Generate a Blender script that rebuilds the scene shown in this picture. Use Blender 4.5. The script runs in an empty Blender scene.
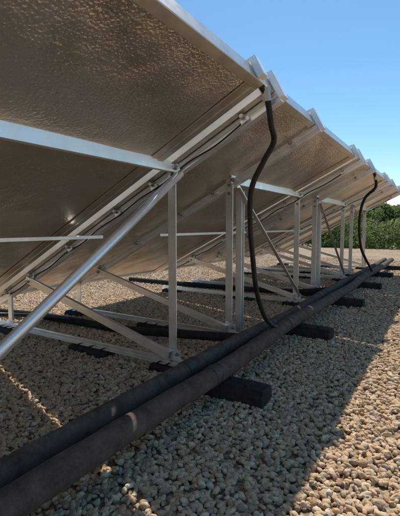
import bpy, bmesh, math, random
from mathutils import Vector, Matrix, noise
random.seed(7)
scene = bpy.context.scene
D2R = math.radians
H = 0.84
# ---------------------------------------------------------------- materials
def newmat(name):
    m = bpy.data.materials.new(name); m.use_nodes = True
    nt = m.node_tree
    b = nt.nodes["Principled BSDF"]
    return m, nt, b
def N(nt, t, **kw):
    n = nt.nodes.new(t)
    for k, v in kw.items(): setattr(n, k, v)
    return n
def ramp(nt, fac, stops):
    r = N(nt, 'ShaderNodeValToRGB')
    els = r.color_ramp.elements
    while len(els) > 1: els.remove(els[-1])
    els[0].position = stops[0][0]; els[0].color = (*stops[0][1], 1)
    for p, c in stops[1:]:
        e = els.new(p); e.color = (*c, 1)
    nt.links.new(fac, r.inputs[0]); return r
def noisetex(nt, scale, detail=4, rough=0.55, vec='Object', stretch=None):
    tc = N(nt, 'ShaderNodeTexCoord')
    n = N(nt, 'ShaderNodeTexNoise'); n.inputs['Scale'].default_value = scale
    n.inputs['Detail'].default_value = detail; n.inputs['Roughness'].default_value = rough
    if stretch:
        mp = N(nt, 'ShaderNodeMapping'); mp.inputs['Scale'].default_value = stretch
        nt.links.new(tc.outputs[vec], mp.inputs[0]); nt.links.new(mp.outputs[0], n.inputs['Vector'])
    else: nt.links.new(tc.outputs[vec], n.inputs['Vector'])
    return n

def mat_alu(name, c1, c2, r0=0.28, r1=0.5, metal=1.0):
    m, nt, b = newmat(name)
    n = noisetex(nt, 6, 7, 0.65)
    r = ramp(nt, n.outputs['Fac'], [(0.3, c1), (0.65, c2)])
    nt.links.new(r.outputs[0], b.inputs['Base Color'])
    n2 = noisetex(nt, 16, 5, 0.6)
    mr = N(nt, 'ShaderNodeMapRange'); mr.inputs['From Min'].default_value = 0.3; mr.inputs['From Max'].default_value = 0.7
    mr.inputs['To Min'].default_value = r0; mr.inputs['To Max'].default_value = r1
    nt.links.new(n2.outputs['Fac'], mr.inputs[0]); nt.links.new(mr.outputs[0], b.inputs['Roughness'])
    b.inputs['Metallic'].default_value = metal
    return m
M_ALU = mat_alu("mill_aluminium", (0.76, 0.74, 0.71), (0.90, 0.89, 0.87), 0.3, 0.48, 0.88)
M_ALUW = mat_alu("bright_aluminium", (0.88, 0.88, 0.88), (0.95, 0.95, 0.95), 0.26, 0.42, 0.7)
M_CLAMP = mat_alu("clamp_aluminium", (0.85, 0.86, 0.88), (0.93, 0.93, 0.94), 0.35, 0.5, 0.3)
M_FRM = mat_alu("collector_frame_aluminium", (0.66, 0.58, 0.49), (0.82, 0.75, 0.66), 0.3, 0.42, 0.88)
M_STEEL = mat_alu("bolt_steel", (0.3, 0.29, 0.28), (0.5, 0.48, 0.46), 0.3, 0.5)

m, nt, b = newmat("embossed_back_sheet"); M_BACK = m
n = noisetex(nt, 1.8, 8, 0.66)
r = ramp(nt, n.outputs['Fac'], [(0.3, (0.72, 0.61, 0.49)), (0.5, (0.87, 0.78, 0.67)), (0.72, (0.94, 0.88, 0.79))])
nt.links.new(r.outputs[0], b.inputs['Base Color'])
b.inputs['Metallic'].default_value = 0.9
n2 = noisetex(nt, 5, 6, 0.65)
mr = N(nt, 'ShaderNodeMapRange'); mr.inputs['From Min'].default_value = 0.3; mr.inputs['From Max'].default_value = 0.7
mr.inputs['To Min'].default_value = 0.24; mr.inputs['To Max'].default_value = 0.42
nt.links.new(n2.outputs['Fac'], mr.inputs[0]); nt.links.new(mr.outputs[0], b.inputs['Roughness'])
tc = N(nt, 'ShaderNodeTexCoord')
v = N(nt, 'ShaderNodeTexVoronoi', feature='SMOOTH_F1'); v.inputs['Scale'].default_value = 100
n4 = noisetex(nt, 80, 3)
mixv = N(nt, 'ShaderNodeVectorMath', operation='MULTIPLY_ADD')
mixv.inputs[1].default_value = (0.014, 0.014, 0.014)
nt.links.new(n4.outputs['Color'], mixv.inputs[0]); nt.links.new(tc.outputs['Object'], mixv.inputs[2])
nt.links.new(mixv.outputs[0], v.inputs['Vector'])
bp = N(nt, 'ShaderNodeBump'); bp.inputs['Strength'].default_value = 0.9; bp.inputs['Distance'].default_value = 0.0026
nt.links.new(v.outputs['Distance'], bp.inputs['Height'])
n3 = noisetex(nt, 2.4, 3)
bp2 = N(nt, 'ShaderNodeBump'); bp2.inputs['Strength'].default_value = 0.6; bp2.inputs['Distance'].default_value = 0.045
nt.links.new(n3.outputs['Fac'], bp2.inputs['Height'])
nt.links.new(bp2.outputs[0], bp.inputs['Normal'])
nt.links.new(bp.outputs[0], b.inputs['Normal'])

m, nt, b = newmat("collector_glass"); M_GLASS = m
b.inputs['Base Color'].default_value = (0.015, 0.02, 0.04, 1); b.inputs['Roughness'].default_value = 0.08

def mat_rubber(name, c1, c2, rough, bs=120, bd=0.002):
    m, nt, b = newmat(name)
    n = noisetex(nt, 14, 8, 0.7)
    r = ramp(nt, n.outputs['Fac'], [(0.35, c1), (0.7, c2)])
    nt.links.new(r.outputs[0], b.inputs['Base Color']); b.inputs['Roughness'].default_value = rough
    b.inputs['Specular IOR Level'].default_value = 0.3
    n2 = noisetex(nt, bs, 3)
    bp = N(nt, 'ShaderNodeBump'); bp.inputs['Strength'].default_value = 0.6; bp.inputs['Distance'].default_value = bd
    nt.links.new(n2.outputs['Fac'], bp.inputs['Height']); nt.links.new(bp.outputs[0], b.inputs['Normal'])
    return m
M_PIPE = mat_rubber("pipe_foam_insulation", (0.05, 0.037, 0.028), (0.14, 0.105, 0.078), 0.85, 60, 0.004)
M_HOSE = mat_rubber("black_rubber_hose", (0.01, 0.01, 0.011), (0.03, 0.028, 0.026), 0.45)
M_BLOCK = mat_rubber("recycled_rubber", (0.010, 0.010, 0.010), (0.04, 0.033, 0.027), 0.85, 90, 0.006)
M_TAPE = mat_rubber("joint_tape", (0.04, 0.032, 0.026), (0.09, 0.07, 0.055), 0.55)

STOPS = [(0.0, (0.40, 0.24, 0.13)), (0.16, (0.59, 0.40, 0.235)), (0.34, (0.48, 0.34, 0.21)), (0.5, (0.67, 0.49, 0.30)),
         (0.66, (0.54, 0.35, 0.18)), (0.8, (0.70, 0.56, 0.39)), (0.92, (0.27, 0.19, 0.13)), (1.0, (0.74, 0.62, 0.46))]
m, nt, b = newmat("river_pebble"); M_PEB = m
oi = N(nt, 'ShaderNodeObjectInfo')
r = ramp(nt, oi.outputs['Random'], STOPS)
n = noisetex(nt, 1.6, 5)
mr = N(nt, 'ShaderNodeMapRange'); mr.inputs['To Min'].default_value = 0.65; mr.inputs['To Max'].default_value = 1.25
nt.links.new(n.outputs['Fac'], mr.inputs[0])
mx = N(nt, 'ShaderNodeVectorMath', operation='SCALE')
nt.links.new(r.outputs[0], mx.inputs[0]); nt.links.new(mr.outputs[0], mx.inputs['Scale'])
nt.links.new(mx.outputs[0], b.inputs['Base Color']); b.inputs['Roughness'].default_value = 0.85
b.inputs['Specular IOR Level'].default_value = 0.3

m, nt, b = newmat("gravel_bed"); M_GRAV = m
tc = N(nt, 'ShaderNodeTexCoord')
v = N(nt, 'ShaderNodeTexVoronoi'); v.inputs['Scale'].default_value = 45
nt.links.new(tc.outputs['Object'], v.inputs['Vector'])
sep = N(nt, 'ShaderNodeSeparateColor'); nt.links.new(v.outputs['Color'], sep.inputs[0])
r = ramp(nt, sep.outputs[0], STOPS)
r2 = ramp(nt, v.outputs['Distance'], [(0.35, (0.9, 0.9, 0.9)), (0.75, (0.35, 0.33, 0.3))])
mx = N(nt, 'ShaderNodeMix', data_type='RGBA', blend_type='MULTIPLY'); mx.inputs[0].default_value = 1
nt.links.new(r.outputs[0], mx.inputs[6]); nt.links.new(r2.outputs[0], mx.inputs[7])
n = noisetex(nt, 0.8, 6, 0.6)
r3 = ramp(nt, n.outputs['Fac'], [(0.35, (0.66, 0.64, 0.62)), (0.65, (0.95, 0.95, 0.95))])
mx2 = N(nt, 'ShaderNodeMix', data_type='RGBA', blend_type='MULTIPLY'); mx2.inputs[0].default_value = 1
nt.links.new(mx.outputs[2], mx2.inputs[6]); nt.links.new(r3.outputs[0], mx2.inputs[7])
nt.links.new(mx2.outputs[2], b.inputs['Base Color']); b.inputs['Roughness'].default_value = 0.85
bp = N(nt, 'ShaderNodeBump', invert=True); bp.inputs['Strength'].default_value = 0.8; bp.inputs['Distance'].default_value = 0.012
nt.links.new(v.outputs['Distance'], bp.inputs['Height']); nt.links.new(bp.outputs[0], b.inputs['Normal'])

m, nt, b = newmat("dry_earth_grass"); M_EARTH = m
n = noisetex(nt, 0.6, 8, 0.7)
r = ramp(nt, n.outputs['Fac'], [(0.35, (0.07, 0.09, 0.03)), (0.6, (0.16, 0.15, 0.07)), (0.75, (0.24, 0.2, 0.12))])
nt.links.new(r.outputs[0], b.inputs['Base Color']); b.inputs['Roughness'].default_value = 0.95
m, nt, b = newmat("wooded_hillside"); M_HILL = m
n = noisetex(nt, 0.45, 9, 0.7)
r = ramp(nt, n.outputs['Fac'], [(0.35, (0.035, 0.06, 0.02)), (0.52, (0.07, 0.10, 0.035)), (0.7, (0.15, 0.15, 0.07))])
nt.links.new(r.outputs[0], b.inputs['Base Color']); b.inputs['Roughness'].default_value = 0.95
bp = N(nt, 'ShaderNodeBump'); bp.inputs['Strength'].default_value = 1; bp.inputs['Distance'].default_value = 0.8
nt.links.new(n.outputs['Fac'], bp.inputs['Height']); nt.links.new(bp.outputs[0], b.inputs['Normal'])

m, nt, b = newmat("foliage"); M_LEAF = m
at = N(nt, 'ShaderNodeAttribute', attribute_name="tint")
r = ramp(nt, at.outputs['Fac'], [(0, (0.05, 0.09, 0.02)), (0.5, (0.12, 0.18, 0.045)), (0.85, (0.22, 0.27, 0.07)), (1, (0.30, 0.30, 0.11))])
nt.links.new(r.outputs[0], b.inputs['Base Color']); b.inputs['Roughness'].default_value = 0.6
tr = N(nt, 'ShaderNodeBsdfTranslucent'); nt.links.new(r.outputs[0], tr.inputs[0])
ms = N(nt, 'ShaderNodeMixShader'); ms.inputs[0].default_value = 0.5
out = nt.nodes['Material Output']
nt.links.new(b.outputs[0], ms.inputs[1]); nt.links.new(tr.outputs[0], ms.inputs[2]); nt.links.new(ms.outputs[0], out.inputs[0])
m, nt, b = newmat("bark"); M_BARK = m
n = noisetex(nt, 12, 6)
r = ramp(nt, n.outputs['Fac'], [(0.3, (0.06, 0.045, 0.03)), (0.7, (0.16, 0.12, 0.09))])
nt.links.new(r.outputs[0], b.inputs['Base Color']); b.inputs['Roughness'].default_value = 0.9

# ---------------------------------------------------------------- helpers
def obj(name, me, parent=None, mats=()):
    o = bpy.data.objects.new(name, me); scene.collection.objects.link(o)
    for mm in mats: me.materials.append(mm)
    if parent: o.parent = parent
    return o
def empty(name, loc=(0, 0, 0)):
    e = bpy.data.objects.new(name, None); scene.collection.objects.link(e); e.location = loc
    e.empty_display_size = 0.1
    return e
def mesh_from(bm, name):
    bmesh.ops.recalc_face_normals(bm, faces=bm.faces[:])
    me = bpy.data.meshes.new(name); bm.to_mesh(me); bm.free(); return me
def sweep(bm, p0, p1, prof, side, smooth=False):
    p0 = Vector(p0); p1 = Vector(p1); ax = (p1 - p0).normalized()
    s = Vector(side); s = (s - ax * s.dot(ax)).normalized(); w = ax.cross(s)
    a = [bm.verts.new(p0 + s * u + w * v) for u, v in prof]
    c = [bm.verts.new(p1 + s * u + w * v) for u, v in prof]
    n = len(prof)
    for i in range(n):
        f = bm.faces.new((a[i], a[(i + 1) % n], c[(i + 1) % n], c[i])); f.smooth = smooth
    bm.faces.new(a[::-1]); bm.faces.new(c)
def rect(w, h): return [(-w/2, -h/2), (w/2, -h/2), (w/2, h/2), (-w/2, h/2)]
def Lp(w, h, t): return [(0, 0), (w, 0), (w, t), (t, t), (t, h), (0, h)]
def Cp(w, h, t, lip=0.0):
    return [(0, -h/2), (w, -h/2), (w, -h/2+t), (t, -h/2+t), (t, h/2-t), (w, h/2-t), (w, h/2), (0, h/2)]
def rail_prof(w, h):
    g = 0.007; a = h*0.12; hw = w/2; hh = h/2
    return [(-hw, -hh), (-g, -hh), (-g, -hh+g*1.6), (g, -hh+g*1.6), (g, -hh), (hw, -hh), (hw, -a), (hw-g, -a), (hw-g, a), (hw, a),
            (hw, hh), (-hw, hh), (-hw, a), (-hw+g, a), (-hw+g, -a), (-hw, -a)]
def beam(name, p0, p1, prof, side, mat, parent=None, smooth=False):
    bm = bmesh.new(); sweep(bm, p0, p1, prof, side, smooth)
    return obj(name, mesh_from(bm, name), parent, [mat])
def circ(r, n=16): return [(r*math.cos(2*math.pi*i/n), r*math.sin(2*math.pi*i/n)) for i in range(n)]
def tube_path(name, pts, r, mat, parent=None, res=10, n=14, jitter=0):
    P = [Vector(p) for p in pts]
    out = []
    for i in range(len(P)-1):
        a = P[max(i-1, 0)]; b_ = P[i]; c = P[i+1]; d = P[min(i+2, len(P)-1)]
        for k in range(res):
            t = k/res
            out.append(0.5*((2*b_) + (c-a)*t + (2*a-5*b_+4*c-d)*t*t + (-a+3*b_-3*c+d)*t**3))
    out.append(P[-1])
    bm = bmesh.new(); prev = None
    up = Vector((0.3, 0.2, 1)).normalized()
    for i, p in enumerate(out):
        t = (out[min(i+1, len(out)-1)] - out[max(i-1, 0)]).normalized()
        s = (up - t*up.dot(t))
        if s.length < 1e-3: s = Vector((1, 0, 0)) - t*t.x
        s.normalize(); up = s; w = t.cross(s)
        ring = []
        for k in range(n):
            dirv = s*math.cos(2*math.pi*k/n) + w*math.sin(2*math.pi*k/n)
            rr = r*(1 + jitter*noise.noise((p+dirv*r)*11))
            ring.append(bm.verts.new(p + dirv*rr))
        if prev:
            for k in range(n):
                f = bm.faces.new((prev[k], prev[(k+1) % n], ring[(k+1) % n], ring[k])); f.smooth = True
        else: bm.faces.new(ring[::-1])
        prev = ring
    bm.faces.new(prev)
    return obj(name, mesh_from(bm, name), parent, [mat])
def bevel(o, w=0.002, seg=1):
    md = o.modifiers.new("bevel", 'BEVEL'); md.width = w; md.segments = seg; md.limit_method = 'ANGLE'
def bolt(bm, p, ax, r=0.011, l=0.01):
    p = Vector(p); ax = Vector(ax).normalized()
    side = ax.orthogonal()
    sweep(bm, p, p+ax*l*0.25, circ(r*1.35, 12), side)
    sweep(bm, p+ax*l*0.25, p+ax*l, circ(r, 6), side)

# ---------------------------------------------------------------- array geometry (row runs along +Y)
TH = math.atan(0.518)
U = Vector((-math.cos(TH), 0, -math.sin(TH))); NN = Vector((-math.sin(TH), 0, math.cos(TH)))
O = Vector((-0.711, 0, 1.434))
YV = Vector((0, 1, 0))
def P(s, t, n): return O + U*s + NN*n + YV*t
LEN = 2.60; S0 = -0.02
AP = 1.30

def collector(t0, t1):
    e = empty("solar_collector", P(0, (t0+t1)/2, 0.07))
    inv = Matrix.Translation(-e.location)
    def mk(name, quads, mat, smooth=False):
        bm = bmesh.new()
        for (s0, s1, a0, a1, n0, n1) in quads:
            vs = [bm.verts.new(P(s, t, n)) for s in (s0, s1) for t in (a0, a1) for n in (n0, n1)]
            for f in ((0,1,3,2),(4,6,7,5),(0,4,5,1),(2,3,7,6),(0,2,6,4),(1,5,7,3)):
                bm.faces.new([vs[i] for i in f])
        me = mesh_from(bm, name); me.transform(inv)
        return obj(name, me, e, [mat])
    a, bb = t0+0.034, t1-0.034
    fw = 0.045
    fr = mk("frame", [(S0, S0+fw, a, bb, 0.028, 0.11), (LEN-fw, LEN, a, bb, 0.028, 0.11),
                 (S0+fw, LEN-fw, a, a+fw, 0.028, 0.11), (S0+fw, LEN-fw, bb-fw, bb, 0.028, 0.11)], M_FRM)
    bevel(fr, 0.003, 2)
    mk("inner_flange", [(S0+fw, LEN-fw, a+fw, a+fw+0.05, 0.034, 0.04), (S0+fw, LEN-fw, bb-fw-0.05, bb-fw, 0.034, 0.04)], M_FRM)
    bm = bmesh.new(); gx, gy = 30, 24
    vs = []
    for i in range(gx+1):
        row = []
        for j in range(gy+1):
            s = S0+fw + (LEN-S0-2*fw)*i/gx; t = a+fw + (bb-a-2*fw)*j/gy
            edge = min(i, gx-i, j, gy-j)/5; edge = min(edge, 1)
            n = 0.043 + 0.009*edge*noise.noise(Vector((s*2.1, t*2.1, t0)))
            row.append(bm.verts.new(P(s, t, n)))
        vs.append(row)
    for i in range(gx):
        for j in range(gy):
            f = bm.faces.new((vs[i][j], vs[i][j+1], vs[i+1][j+1], vs[i+1][j])); f.smooth = True
    me = mesh_from(bm, "back_sheet"); me.transform(inv); obj("back_sheet", me, e, [M_BACK])
    mk("glass_cover", [(S0+fw, LEN-fw, a+fw, bb-fw, 0.100, 0.106)], M_GLASS)
    return e

seams = [-2.60, -0.45, 1.70, 3.85, 6.00, 8.15]
for i in range(len(seams)-1): collector(seams[i], seams[i+1])

def end_clamp(name, t, w, parent, inv, top=0.125, low=-0.02):
    bm = bmesh.new()
    # folded bracket: back plate, lip over the frame, side cheeks
    sweep(bm, P(-0.040, t-w/2, (top+low)/2)+inv, P(-0.040, t+w/2, (top+low)/2)+inv, rect(0.030, top-low), U)
    sweep(bm, P(-0.012, t-w/2+0.003, top+0.002)+inv, P(-0.012, t+w/2-0.003, top+0.002)+inv, rect(0.05, 0.006), U)
    o = obj(name, mesh_from(bm, name), parent, [M_CLAMP]); bevel(o, 0.003, 2)
    return o

def mounting(ta, tb, style):
    e = empty("mounting_frame", (-AP, (ta+tb)/2, 0))
    inv = Vector((AP, -(ta+tb)/2, 0))
    def B(name, p0, p1, prof, side, mat=M_ALU, bv=0.0015, smooth=False):
        o = beam(name, Vector(p0)+inv, Vector(p1)+inv, prof, side, mat, e, smooth)
        if bv: bevel(o, bv)
        return o
    bb = bmesh.new()
    zr = O.z - 0.518*(AP-0.711)
    for k, t in enumerate((ta, tb)):
        B("rail", P(-0.03, t, 0), P(LEN+0.02, t, 0), rail_prof(0.046, 0.052), (0, 1, 0), M_ALUW)
        tp = t-0.027
        B("post", (-AP-0.028, tp, 0.045), (-AP-0.028, tp, zr+0.055), Lp(0.056, 0.05, 0.005), (1, 0, 0), M_ALU)
        B("base_rail", (-AP+0.12, t-0.03, 0.062), (-3.02, t-0.03, 0.062), Cp(0.03, 0.04, 0.004), (0, -1, 0), M_ALU)
        zf = P(2.48, t, 0).z
        B("front_foot", (P(2.48, t, 0).x, t-0.027, 0.083), (P(2.48, t, 0).x, t-0.027, zf+0.02), Lp(0.05, 0.045, 0.005), (1, 0, 0), M_ALUW)
        sx = -2.62; sz = O.z-0.518*(2.62-0.711)
        B("strut", (-AP-0.005, t-0.060, 0.10), (sx, t-0.060, sz-0.0), Cp(0.026, 0.05, 0.004), (0, 1, 0), M_ALU)
        B("foot_plate", (-AP-0.06, t-0.034, 0.093), (-AP+0.06, t-0.034, 0.093), rect(0.005, 0.085), (0, 1, 0), M_ALUW)
        for dx, dz in ((-0.04, 0.11), (0.04, 0.11), (0.0, 0.072)):
            bolt(bb, Vector((-AP+dx, t-0.037, dz))+inv, (0, -1, 0), 0.008, 0.014)
        bolt(bb, Vector((-AP+0.0, tp-0.002, zr+0.0))+inv, (0, -1, 0), 0.01, 0.014)
        bolt(bb, Vector((-AP+0.0, tp-0.002, zr-0.06))+inv, (0, -1, 0), 0.01, 0.014)
        bolt(bb, Vector((sx+0.03, t-0.062, sz-0.012))+inv, (0, -1, 0), 0.01, 0.014)
        for s in (0.16, 0.62, 0.80, 1.12, 1.62, 2.1, 2.45):
            pc = P(s, t-0.04, 0.004)
            B("clamp", pc-U*0.024, pc+U*0.024, Lp(0.034, 0.020, 0.004), (0, 1, 0), M_ALU, 0)
            bolt(bb, pc+inv+NN*0.008+YV*0.0, (0, -1, 0), 0.011, 0.024)
        end_clamp("end_clamp", t, 0.062, e, inv)
    obj("bolts", mesh_from(bb, "bolts"), e, [M_STEEL])
    zp = zr+0.035
    B("rear_purlin", (-AP+0.030, ta-0.05, zp), (-AP+0.030, tb+0.03, zp), Cp(0.032, 0.058, 0.004), (-1, 0, 0), M_ALUW)
    xm = -1.90; zm = O.z-0.518*(1.90-0.711)-0.05
    B("mid_purlin", (xm, ta-0.05, zm), (xm, tb+0.03, zm), Cp(0.026, 0.022, 0.003), (-1, 0, 0), M_ALU)
    if style == 0:
        B("brace", (-AP+0.045, tb-0.01, zr+0.0), (-AP+0.045, ta-0.05, 0.10), circ(0.023, 24), (1, 0, 0), M_ALUW, 0, True)
    else:
        B("brace", (-AP+0.032, ta+0.02, zr-0.02), (-AP+0.032, tb-0.04, 0.12), Lp(0.045, 0.03, 0.004), (0, 1, 0), M_ALU)
    cp = []
    for i in range(13):
        s = 0.16+i*0.19
        cp.append(P(s, tb-0.034, -0.010-0.012*(i % 2)-0.006*noise.noise(Vector((s*5, tb, 0)))) + inv)
    tube_path("cable", cp, 0.0045, M_HOSE, e, 6, 8)
    return e
mods = [(-1.84, -0.34, 0), (0.31, 1.81, 0), (2.50, 4.00, 1), (4.65, 6.15, 1), (6.80, 8.02, 1)]
for a in mods: mounting(*a)
for t in (2.66, 4.84):
    po = beam("support_post", (-AP-0.03, t, 0.01), (-AP-0.03, t, 1.10), Cp(0.05, 0.045, 0.004), (1, 0, 0), M_ALU); bevel(po, 0.0015)
for t in (-0.45, 1.70, 3.85, 6.0, 8.05):
    end_clamp("seam_clamp", t-0.085, 0.055, None, Vector((0, 0, 0)), 0.125, 0.03)

# ---------------------------------------------------------------- rubber blocks
def block(x, y, lx, ly, h, rot=0.0, z=0.0):
    bm = bmesh.new()
    prof = [(-ly/2, 0), (ly/2, 0), (ly/2, h*0.62), (ly*0.38, h), (-ly*0.38, h), (-ly/2, h*0.62)]
    nseg = 10
    rings = []
    for i in range(nseg+1):
        xx = -lx/2+lx*i/nseg
        rings.append([bm.verts.new((xx, p+0.004*noise.noise(Vector((xx*20, p*9, y))), q+0.003*noise.noise(Vector((xx*15, y, q*30))))) for p, q in prof])
    for i in range(nseg):
        for k in range(6):
            bm.faces.new((rings[i][k], rings[i][(k+1) % 6], rings[i+1][(k+1) % 6], rings[i+1][k]))
    bm.faces.new(rings[0][::-1]); bm.faces.new(rings[-1])
    for sx in (-lx*0.32, 0.0, lx*0.32):
        sweep(bm, (sx-0.008, 0, h+0.002), (sx+0.008, 0, h+0.002), rect(ly*0.6, 0.012), (0, 1, 0))
    o = obj("rubber_support_block", mesh_from(bm, "rubber_support_block"), None, [M_BLOCK])
    o.location = (x, y, z); o.rotation_euler = (0, 0, rot); bevel(o, 0.004, 2)
    return o
for i, t in enumerate((-1.0, 0.32, 1.66, 2.92, 4.25, 5.6, 6.95, 8.2)):
    block(-0.92, t, 0.50, 0.13, 0.084, D2R(random.uniform(-5, 5)))
for ta, tb, _ in mods:
    for t in (ta, tb):
        block(-1.95, t-0.03, 0.34, 0.14, 0.041, D2R(random.uniform(-3, 3)), 0.0)
        block(-2.9, t-0.03, 0.22, 0.14, 0.041, D2R(random.uniform(-3, 3)), 0.0)
        block(-1.32, t-0.03, 0.2, 0.14, 0.041, 0, 0.0)

# ---------------------------------------------------------------- pipes
def pipe(x, z, r, y0, y1, ph):
    e = empty("insulated_pipe", (x, 0, z))
    def c(y): return Vector((0.010*math.sin(y*1.7+ph)+0.005*math.sin(y*4.1+ph), y, 0.006*math.sin(y*2.3+ph*2)))
    pts = []
    y = y0
    while y < y1:
        pts.append(c(y)); y += 0.2
    pts.append((0, y1, 0))
    tube_path("insulation", pts, r, M_PIPE, e, 8, 28, 0.09)
    yy = y0+0.55
    while yy < y1:
        tube_path("joint_tape", [c(yy-0.025), c(yy), c(yy+0.03)], r*1.05, M_TAPE, e, 3, 28, 0.04)
        yy += random.uniform(0.95, 1.35)
    return e
pipe(-0.91, 0.134, 0.046, -2.4, 9.0, 0.3)
pipe(-1.035, 0.132, 0.044, -2.4, 9.0, 2.1)
tube_path("branch_pipe", [(-1.06, 2.2, 0.13), (-1.5, 2.2, 0.09), (-2.0, 2.19, 0.05), (-2.6, 2.17, 0.045), (-3.1, 2.12, 0.05), (-3.6, 2.02, 0.045), (-4.2, 2.0, 0.04)], 0.030, M_BLOCK, None, 10, 18, 0.06)
tube_path("branch_pipe", [(-1.06, 4.45, 0.13), (-1.6, 4.45, 0.06), (-3.0, 4.4, 0.045), (-4.0, 4.4, 0.04)], 0.030, M_BLOCK, None, 10, 18, 0.06)
tube_path("connection_hose", [(-3.02, 1.55, 0.235), (-3.12, 1.6, 0.2), (-3.2, 1.75, 0.12), (-3.15, 1.95, 0.075), (-2.9, 2.1, 0.065), (-2.6, 2.14, 0.07)], 0.017, M_HOSE, None, 8, 14)
h1 = [(-0.735, 1.70, 1.475), (-0.72, 1.74, 1.427), (-0.724, 1.80, 1.325), (-0.735, 1.865, 1.255), (-0.80, 1.89, 1.165), (-0.875, 1.915, 1.034),
      (-0.905, 1.969, 0.845), (-0.912, 2.026, 0.648), (-0.93, 2.125, 0.451), (-0.936, 2.269, 0.269), (-0.918, 2.40, 0.175), (-0.915, 2.52, 0.14)]
tube_path("riser_hose", h1, 0.0145, M_HOSE, None, 10, 16, 0.05)
h2 = [(-0.735, 5.05, 1.475), (-0.72, 5.10, 1.40), (-0.73, 5.16, 1.30), (-0.863, 5.24, 1.167), (-0.924, 5.32, 0.917), (-0.92, 5.44, 0.59), (-0.899, 5.69, 0.405), (-0.88, 6.1, 0.22), (-0.91, 6.4, 0.13)]
tube_path("riser_hose", h2, 0.017, M_HOSE, None, 10, 16, 0.05)
for p, d in (((-0.722, 1.73, 1.445), (0, 0.35, -1)), ((-0.722, 5.09, 1.42), (0, 0.35, -1))):
    q = Vector(p); dd = Vector(d).normalized()
    beam("hose_union", q-dd*0.03, q+dd*0.03, circ(0.022, 8), (1, 0, 0), M_STEEL)

# ---------------------------------------------------------------- ground
def sheet(name, x0, x1, y0, y1, z, mat):
    bm = bmesh.new()
    bm.faces.new([bm.verts.new(p) for p in ((x0, y0, z), (x1, y0, z), (x1, y1, z), (x0, y1, z))])
    return obj(name, mesh_from(bm, name), None, [mat])
sheet("ground", -900, 900, -900, 900, -0.35, M_EARTH)
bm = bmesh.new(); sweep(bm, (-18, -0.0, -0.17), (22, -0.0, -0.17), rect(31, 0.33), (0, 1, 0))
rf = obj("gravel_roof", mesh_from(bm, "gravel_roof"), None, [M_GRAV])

pebcol = bpy.data.collections.new("pebble_variants")
for k in range(8):
    bm = bmesh.new(); bmesh.ops.create_icosphere(bm, subdivisions=2, radius=1.0)
    sx, sy, sz = random.uniform(0.9, 1.45), random.uniform(0.65, 0.95), random.uniform(0.5, 0.8)
    off = Vector((k*7.3, 2, 1))
    for v_ in bm.verts:
        d = 1 + 0.42*noise.noise(v_.co*1.2+off) + 0.16*noise.noise(v_.co*2.6+off)
        v_.co = Vector((v_.co.x*sx, v_.co.y*sy, v_.co.z*sz))*d
    for f in bm.faces: f.smooth = (k % 2 == 0)
    me = mesh_from(bm, "pebble"); me.materials.append(M_PEB)
    pebcol.objects.link(bpy.data.objects.new("pebble", me))

def gravel(name, polys, dens, smin, smax, seed):
    bm = bmesh.new()
    for pl in polys:
        bm.faces.new([bm.verts.new((x, y, 0)) for x, y in pl])
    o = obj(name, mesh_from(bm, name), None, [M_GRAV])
    ng = bpy.data.node_groups.new(name+"_scatter", 'GeometryNodeTree')
    ng.interface.new_socket("Geometry", in_out='INPUT', socket_type='NodeSocketGeometry')
    ng.interface.new_socket("Geometry", in_out='OUTPUT', socket_type='NodeSocketGeometry')
    gi = ng.nodes.new('NodeGroupInput'); go = ng.nodes.new('NodeGroupOutput')
    dp = ng.nodes.new('GeometryNodeDistributePointsOnFaces'); dp.inputs['Density'].default_value = dens; dp.inputs['Seed'].default_value = seed
    ci = ng.nodes.new('GeometryNodeCollectionInfo'); ci.inputs['Collection'].default_value = pebcol
    ci.inputs['Separate Children'].default_value = True; ci.inputs['Reset Children'].default_value = True
    ip = ng.nodes.new('GeometryNodeInstanceOnPoints'); ip.inputs['Pick Instance'].default_value = True
    rr = ng.nodes.new('FunctionNodeRandomValue'); rr.data_type = 'FLOAT_VECTOR'
    rr.inputs[0].default_value = (-0.6, -0.6, 0); rr.inputs[1].default_value = (0.6, 0.6, 6.283)
    rs = ng.nodes.new('FunctionNodeRandomValue'); rs.data_type = 'FLOAT'
    rs.inputs[2].default_value = smin; rs.inputs[3].default_value = smax; rs.inputs['Seed'].default_value = 5
    rz = ng.nodes.new('FunctionNodeRandomValue'); rz.data_type = 'FLOAT'
    rz.inputs[2].default_value = -0.004; rz.inputs[3].default_value = 0.010; rz.inputs['Seed'].default_value = 9
    cx = ng.nodes.new('ShaderNodeCombineXYZ'); sp = ng.nodes.new('GeometryNodeSetPosition')
    L = ng.links.new
    L(gi.outputs[0], dp.inputs['Mesh']); L(rz.outputs[1], cx.inputs[2]); L(dp.outputs['Points'], sp.inputs['Geometry']); L(cx.outputs[0], sp.inputs['Offset'])
    L(sp.outputs[0], ip.inputs['Points']); L(ci.outputs[0], ip.inputs['Instance'])
    L(rr.outputs[0], ip.inputs['Rotation']); L(rs.outputs[1], ip.inputs['Scale'])
    L(ip.outputs[0], go.inputs[0])
    md = o.modifiers.new("scatter", 'NODES'); md.node_group = ng
    return o
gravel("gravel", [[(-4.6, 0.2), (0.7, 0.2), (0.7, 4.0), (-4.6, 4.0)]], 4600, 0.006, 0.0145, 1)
gravel("gravel", [[(-9, 1.5), (-4.6, 1.5), (-4.6, 4.0), (-9, 4.0)], [(-9, 4.0), (0.9, 4.0), (0.9, 10.5), (-9, 10.5)]], 1600, 0.010, 0.017, 2)

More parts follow.
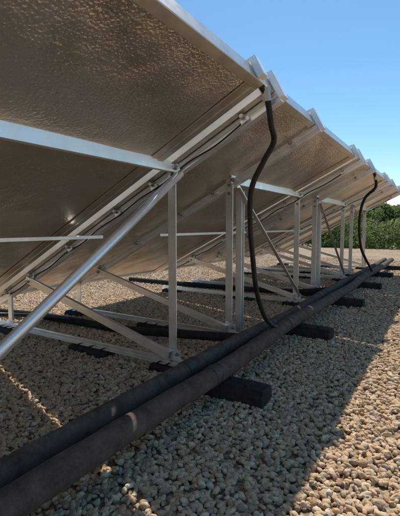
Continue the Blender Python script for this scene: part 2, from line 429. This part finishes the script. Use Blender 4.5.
# ---------------------------------------------------------------- distant hills
def hill(name, cx, cy, rx, ry, h, seed):
    bm = bmesh.new(); nx, ny = 90, 24; V = []
    for i in range(nx+1):
        row = []
        for j in range(ny+1):
            u = -1+2*i/nx; v_ = -1+2*j/ny
            f = max(0, 1-v_*v_)*max(0, 1-u**4)
            z = -0.4 + h*f*(0.75+0.5*noise.noise(Vector((u*3+seed, v_*1.5, seed)))) + 0.06*h*f*noise.noise(Vector((u*25, v_*9, seed))) + 0.04*h*f*noise.noise(Vector((u*70, v_*20, seed)))
            row.append(bm.verts.new((cx+u*rx, cy+v_*ry, z)))
        V.append(row)
    for i in range(nx):
        for j in range(ny):
            bm.faces.new((V[i][j], V[i+1][j], V[i+1][j+1], V[i][j+1])).smooth = True
    return obj(name, mesh_from(bm, name), None, [M_HILL])
hill("wooded_hill", -40, 130, 170, 60, 5.5, 1.3)
hill("wooded_hill", 30, 300, 380, 90, 16, 4.1)

# ---------------------------------------------------------------- vegetation
def leaves(bm, lay, centre, rad, count, size, squash=0.8, base=0.5):
    for _ in range(count):
        while True:
            q = Vector((random.uniform(-1, 1), random.uniform(-1, 1), random.uniform(-1, 1)))
            if q.length <= 1: break
        q = q.normalized()*(q.length**0.45)
        p = centre + Vector((q.x*rad, q.y*rad, q.z*rad*squash))
        d1 = Vector((random.gauss(0, 1), random.gauss(0, 1), random.gauss(0, 1))).normalized()
        d2 = d1.orthogonal().normalized(); s = size*random.uniform(0.6, 1.4)
        vs = [bm.verts.new(p+d1*s), bm.verts.new(p+d2*s*0.5), bm.verts.new(p-d1*s), bm.verts.new(p-d2*s*0.5)]
        bm.faces.new(vs)
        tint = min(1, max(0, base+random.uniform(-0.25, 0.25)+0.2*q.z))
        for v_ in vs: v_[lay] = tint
def leafobj(name, bm, parent=None):
    me = bpy.data.meshes.new(name); bm.to_mesh(me); bm.free()
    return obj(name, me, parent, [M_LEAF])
bm = bmesh.new(); lay = bm.verts.layers.float.new("tint")
for i in range(620):
    x = random.uniform(-22, 7); y = random.uniform(15.8, 20.5)
    top = 1.25 + 0.5*noise.noise(Vector((x*0.5, y*0.2, 3))) + (y-15.8)*0.11 + 0.12*max(0, min(x+2, 4))
    r_ = random.uniform(0.22, 0.6)
    z = random.uniform(-0.1, max(0.1, top-r_*0.8))
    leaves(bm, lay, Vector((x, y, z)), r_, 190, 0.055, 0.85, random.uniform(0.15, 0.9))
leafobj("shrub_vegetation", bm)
def tree(x, y, h, rad):
    e = empty("tree", (x, y, -0.35))
    def limb(name, a, b_, r0, r1):
        bm = bmesh.new(); ax = (b_-a).normalized(); s = ax.orthogonal().normalized(); w = ax.cross(s); n = 8; R = []
        for i in range(5):
            f = i/4; c = a.lerp(b_, f)+Vector((noise.noise(a*3+Vector((f, 0, 0))), noise.noise(b_*3+Vector((0, f, 0))), 0))*0.08*math.sin(f*3.14)
            rr = r0+(r1-r0)*f
            R.append([bm.verts.new(c+(s*math.cos(k*math.tau/n)+w*math.sin(k*math.tau/n))*rr) for k in range(n)])
        for i in range(4):
            for k in range(n): bm.faces.new((R[i][k], R[i][(k+1) % n], R[i+1][(k+1) % n], R[i+1][k]))
        obj(name, mesh_from(bm, name), e, [M_BARK])
    fork = Vector((0.05, 0, h*0.45)); limb("trunk", Vector((0, 0, 0)), fork, 0.09, 0.06)
    bm = bmesh.new(); lay = bm.verts.layers.float.new("tint")
    for k in range(7):
        an = k*math.tau/7+random.uniform(-.3, .3); tip = fork+Vector((math.cos(an)*rad*0.7, math.sin(an)*rad*0.7, random.uniform(0.15, 0.42)*h))
        limb("limb", fork, tip, 0.035, 0.012)
        for _ in range(5):
            leaves(bm, lay, tip+Vector((random.gauss(0, rad*.25), random.gauss(0, rad*.25), random.gauss(0, rad*.2))), rad*random.uniform(.25, .42), 260, 0.055, 0.8, random.uniform(.3, .8))
    leafobj("crown", bm, e)
tree(-2.6, 21.5, 2.5, 0.9); tree(0.6, 21.5, 2.7, 1.1); tree(-1.0, 21.0, 2.2, 1.0); tree(-5.2, 23, 2.3, 1.0); tree(2.9, 20.5, 3.0, 1.1); tree(-9, 23, 2.6, 1.2)

# ---------------------------------------------------------------- light
sv = Vector((-0.25, 0.65, 1.0)).normalized()
el = math.asin(sv.z); az = math.atan2(sv.x, sv.y)
sd = bpy.data.lights.new("sun", 'SUN'); sd.energy = 5.0; sd.angle = D2R(0.5); sd.color = (1.0, 0.93, 0.84)
so = bpy.data.objects.new("sun", sd); scene.collection.objects.link(so)
so.rotation_euler = sv.to_track_quat('Z', 'Y').to_euler(); so.location = (-5, 12, 20)
w = bpy.data.worlds.new("World"); scene.world = w; w.use_nodes = True
nt = w.node_tree; bg = nt.nodes['Background']
sk = nt.nodes.new('ShaderNodeTexSky'); sk.sky_type = 'NISHITA'; sk.sun_disc = False
sk.sun_elevation = el; sk.sun_rotation = az % (2*math.pi); sk.altitude = 400
sk.air_density = 1.0; sk.dust_density = 0.25; sk.ozone_density = 1.8
hs = nt.nodes.new('ShaderNodeHueSaturation'); hs.inputs['Saturation'].default_value = 1.2; hs.inputs['Hue'].default_value = 0.49
nt.links.new(sk.outputs[0], hs.inputs['Color']); nt.links.new(hs.outputs[0], bg.inputs[0]); bg.inputs[1].default_value = 0.145

# ---------------------------------------------------------------- camera
cd = bpy.data.cameras.new("camera"); cam = bpy.data.objects.new("camera", cd); scene.collection.objects.link(cam)
cam.location = (0, 0, H); cam.rotation_euler = (D2R(90-4.7), 0, D2R(32))
cd.sensor_fit = 'HORIZONTAL'; cd.sensor_width = 36; cd.lens = 35.1; cd.clip_start = 0.02; cd.clip_end = 3000
scene.camera = cam
scene.view_settings.view_transform = 'Standard'; scene.view_settings.look = 'None'; scene.view_settings.exposure = 0
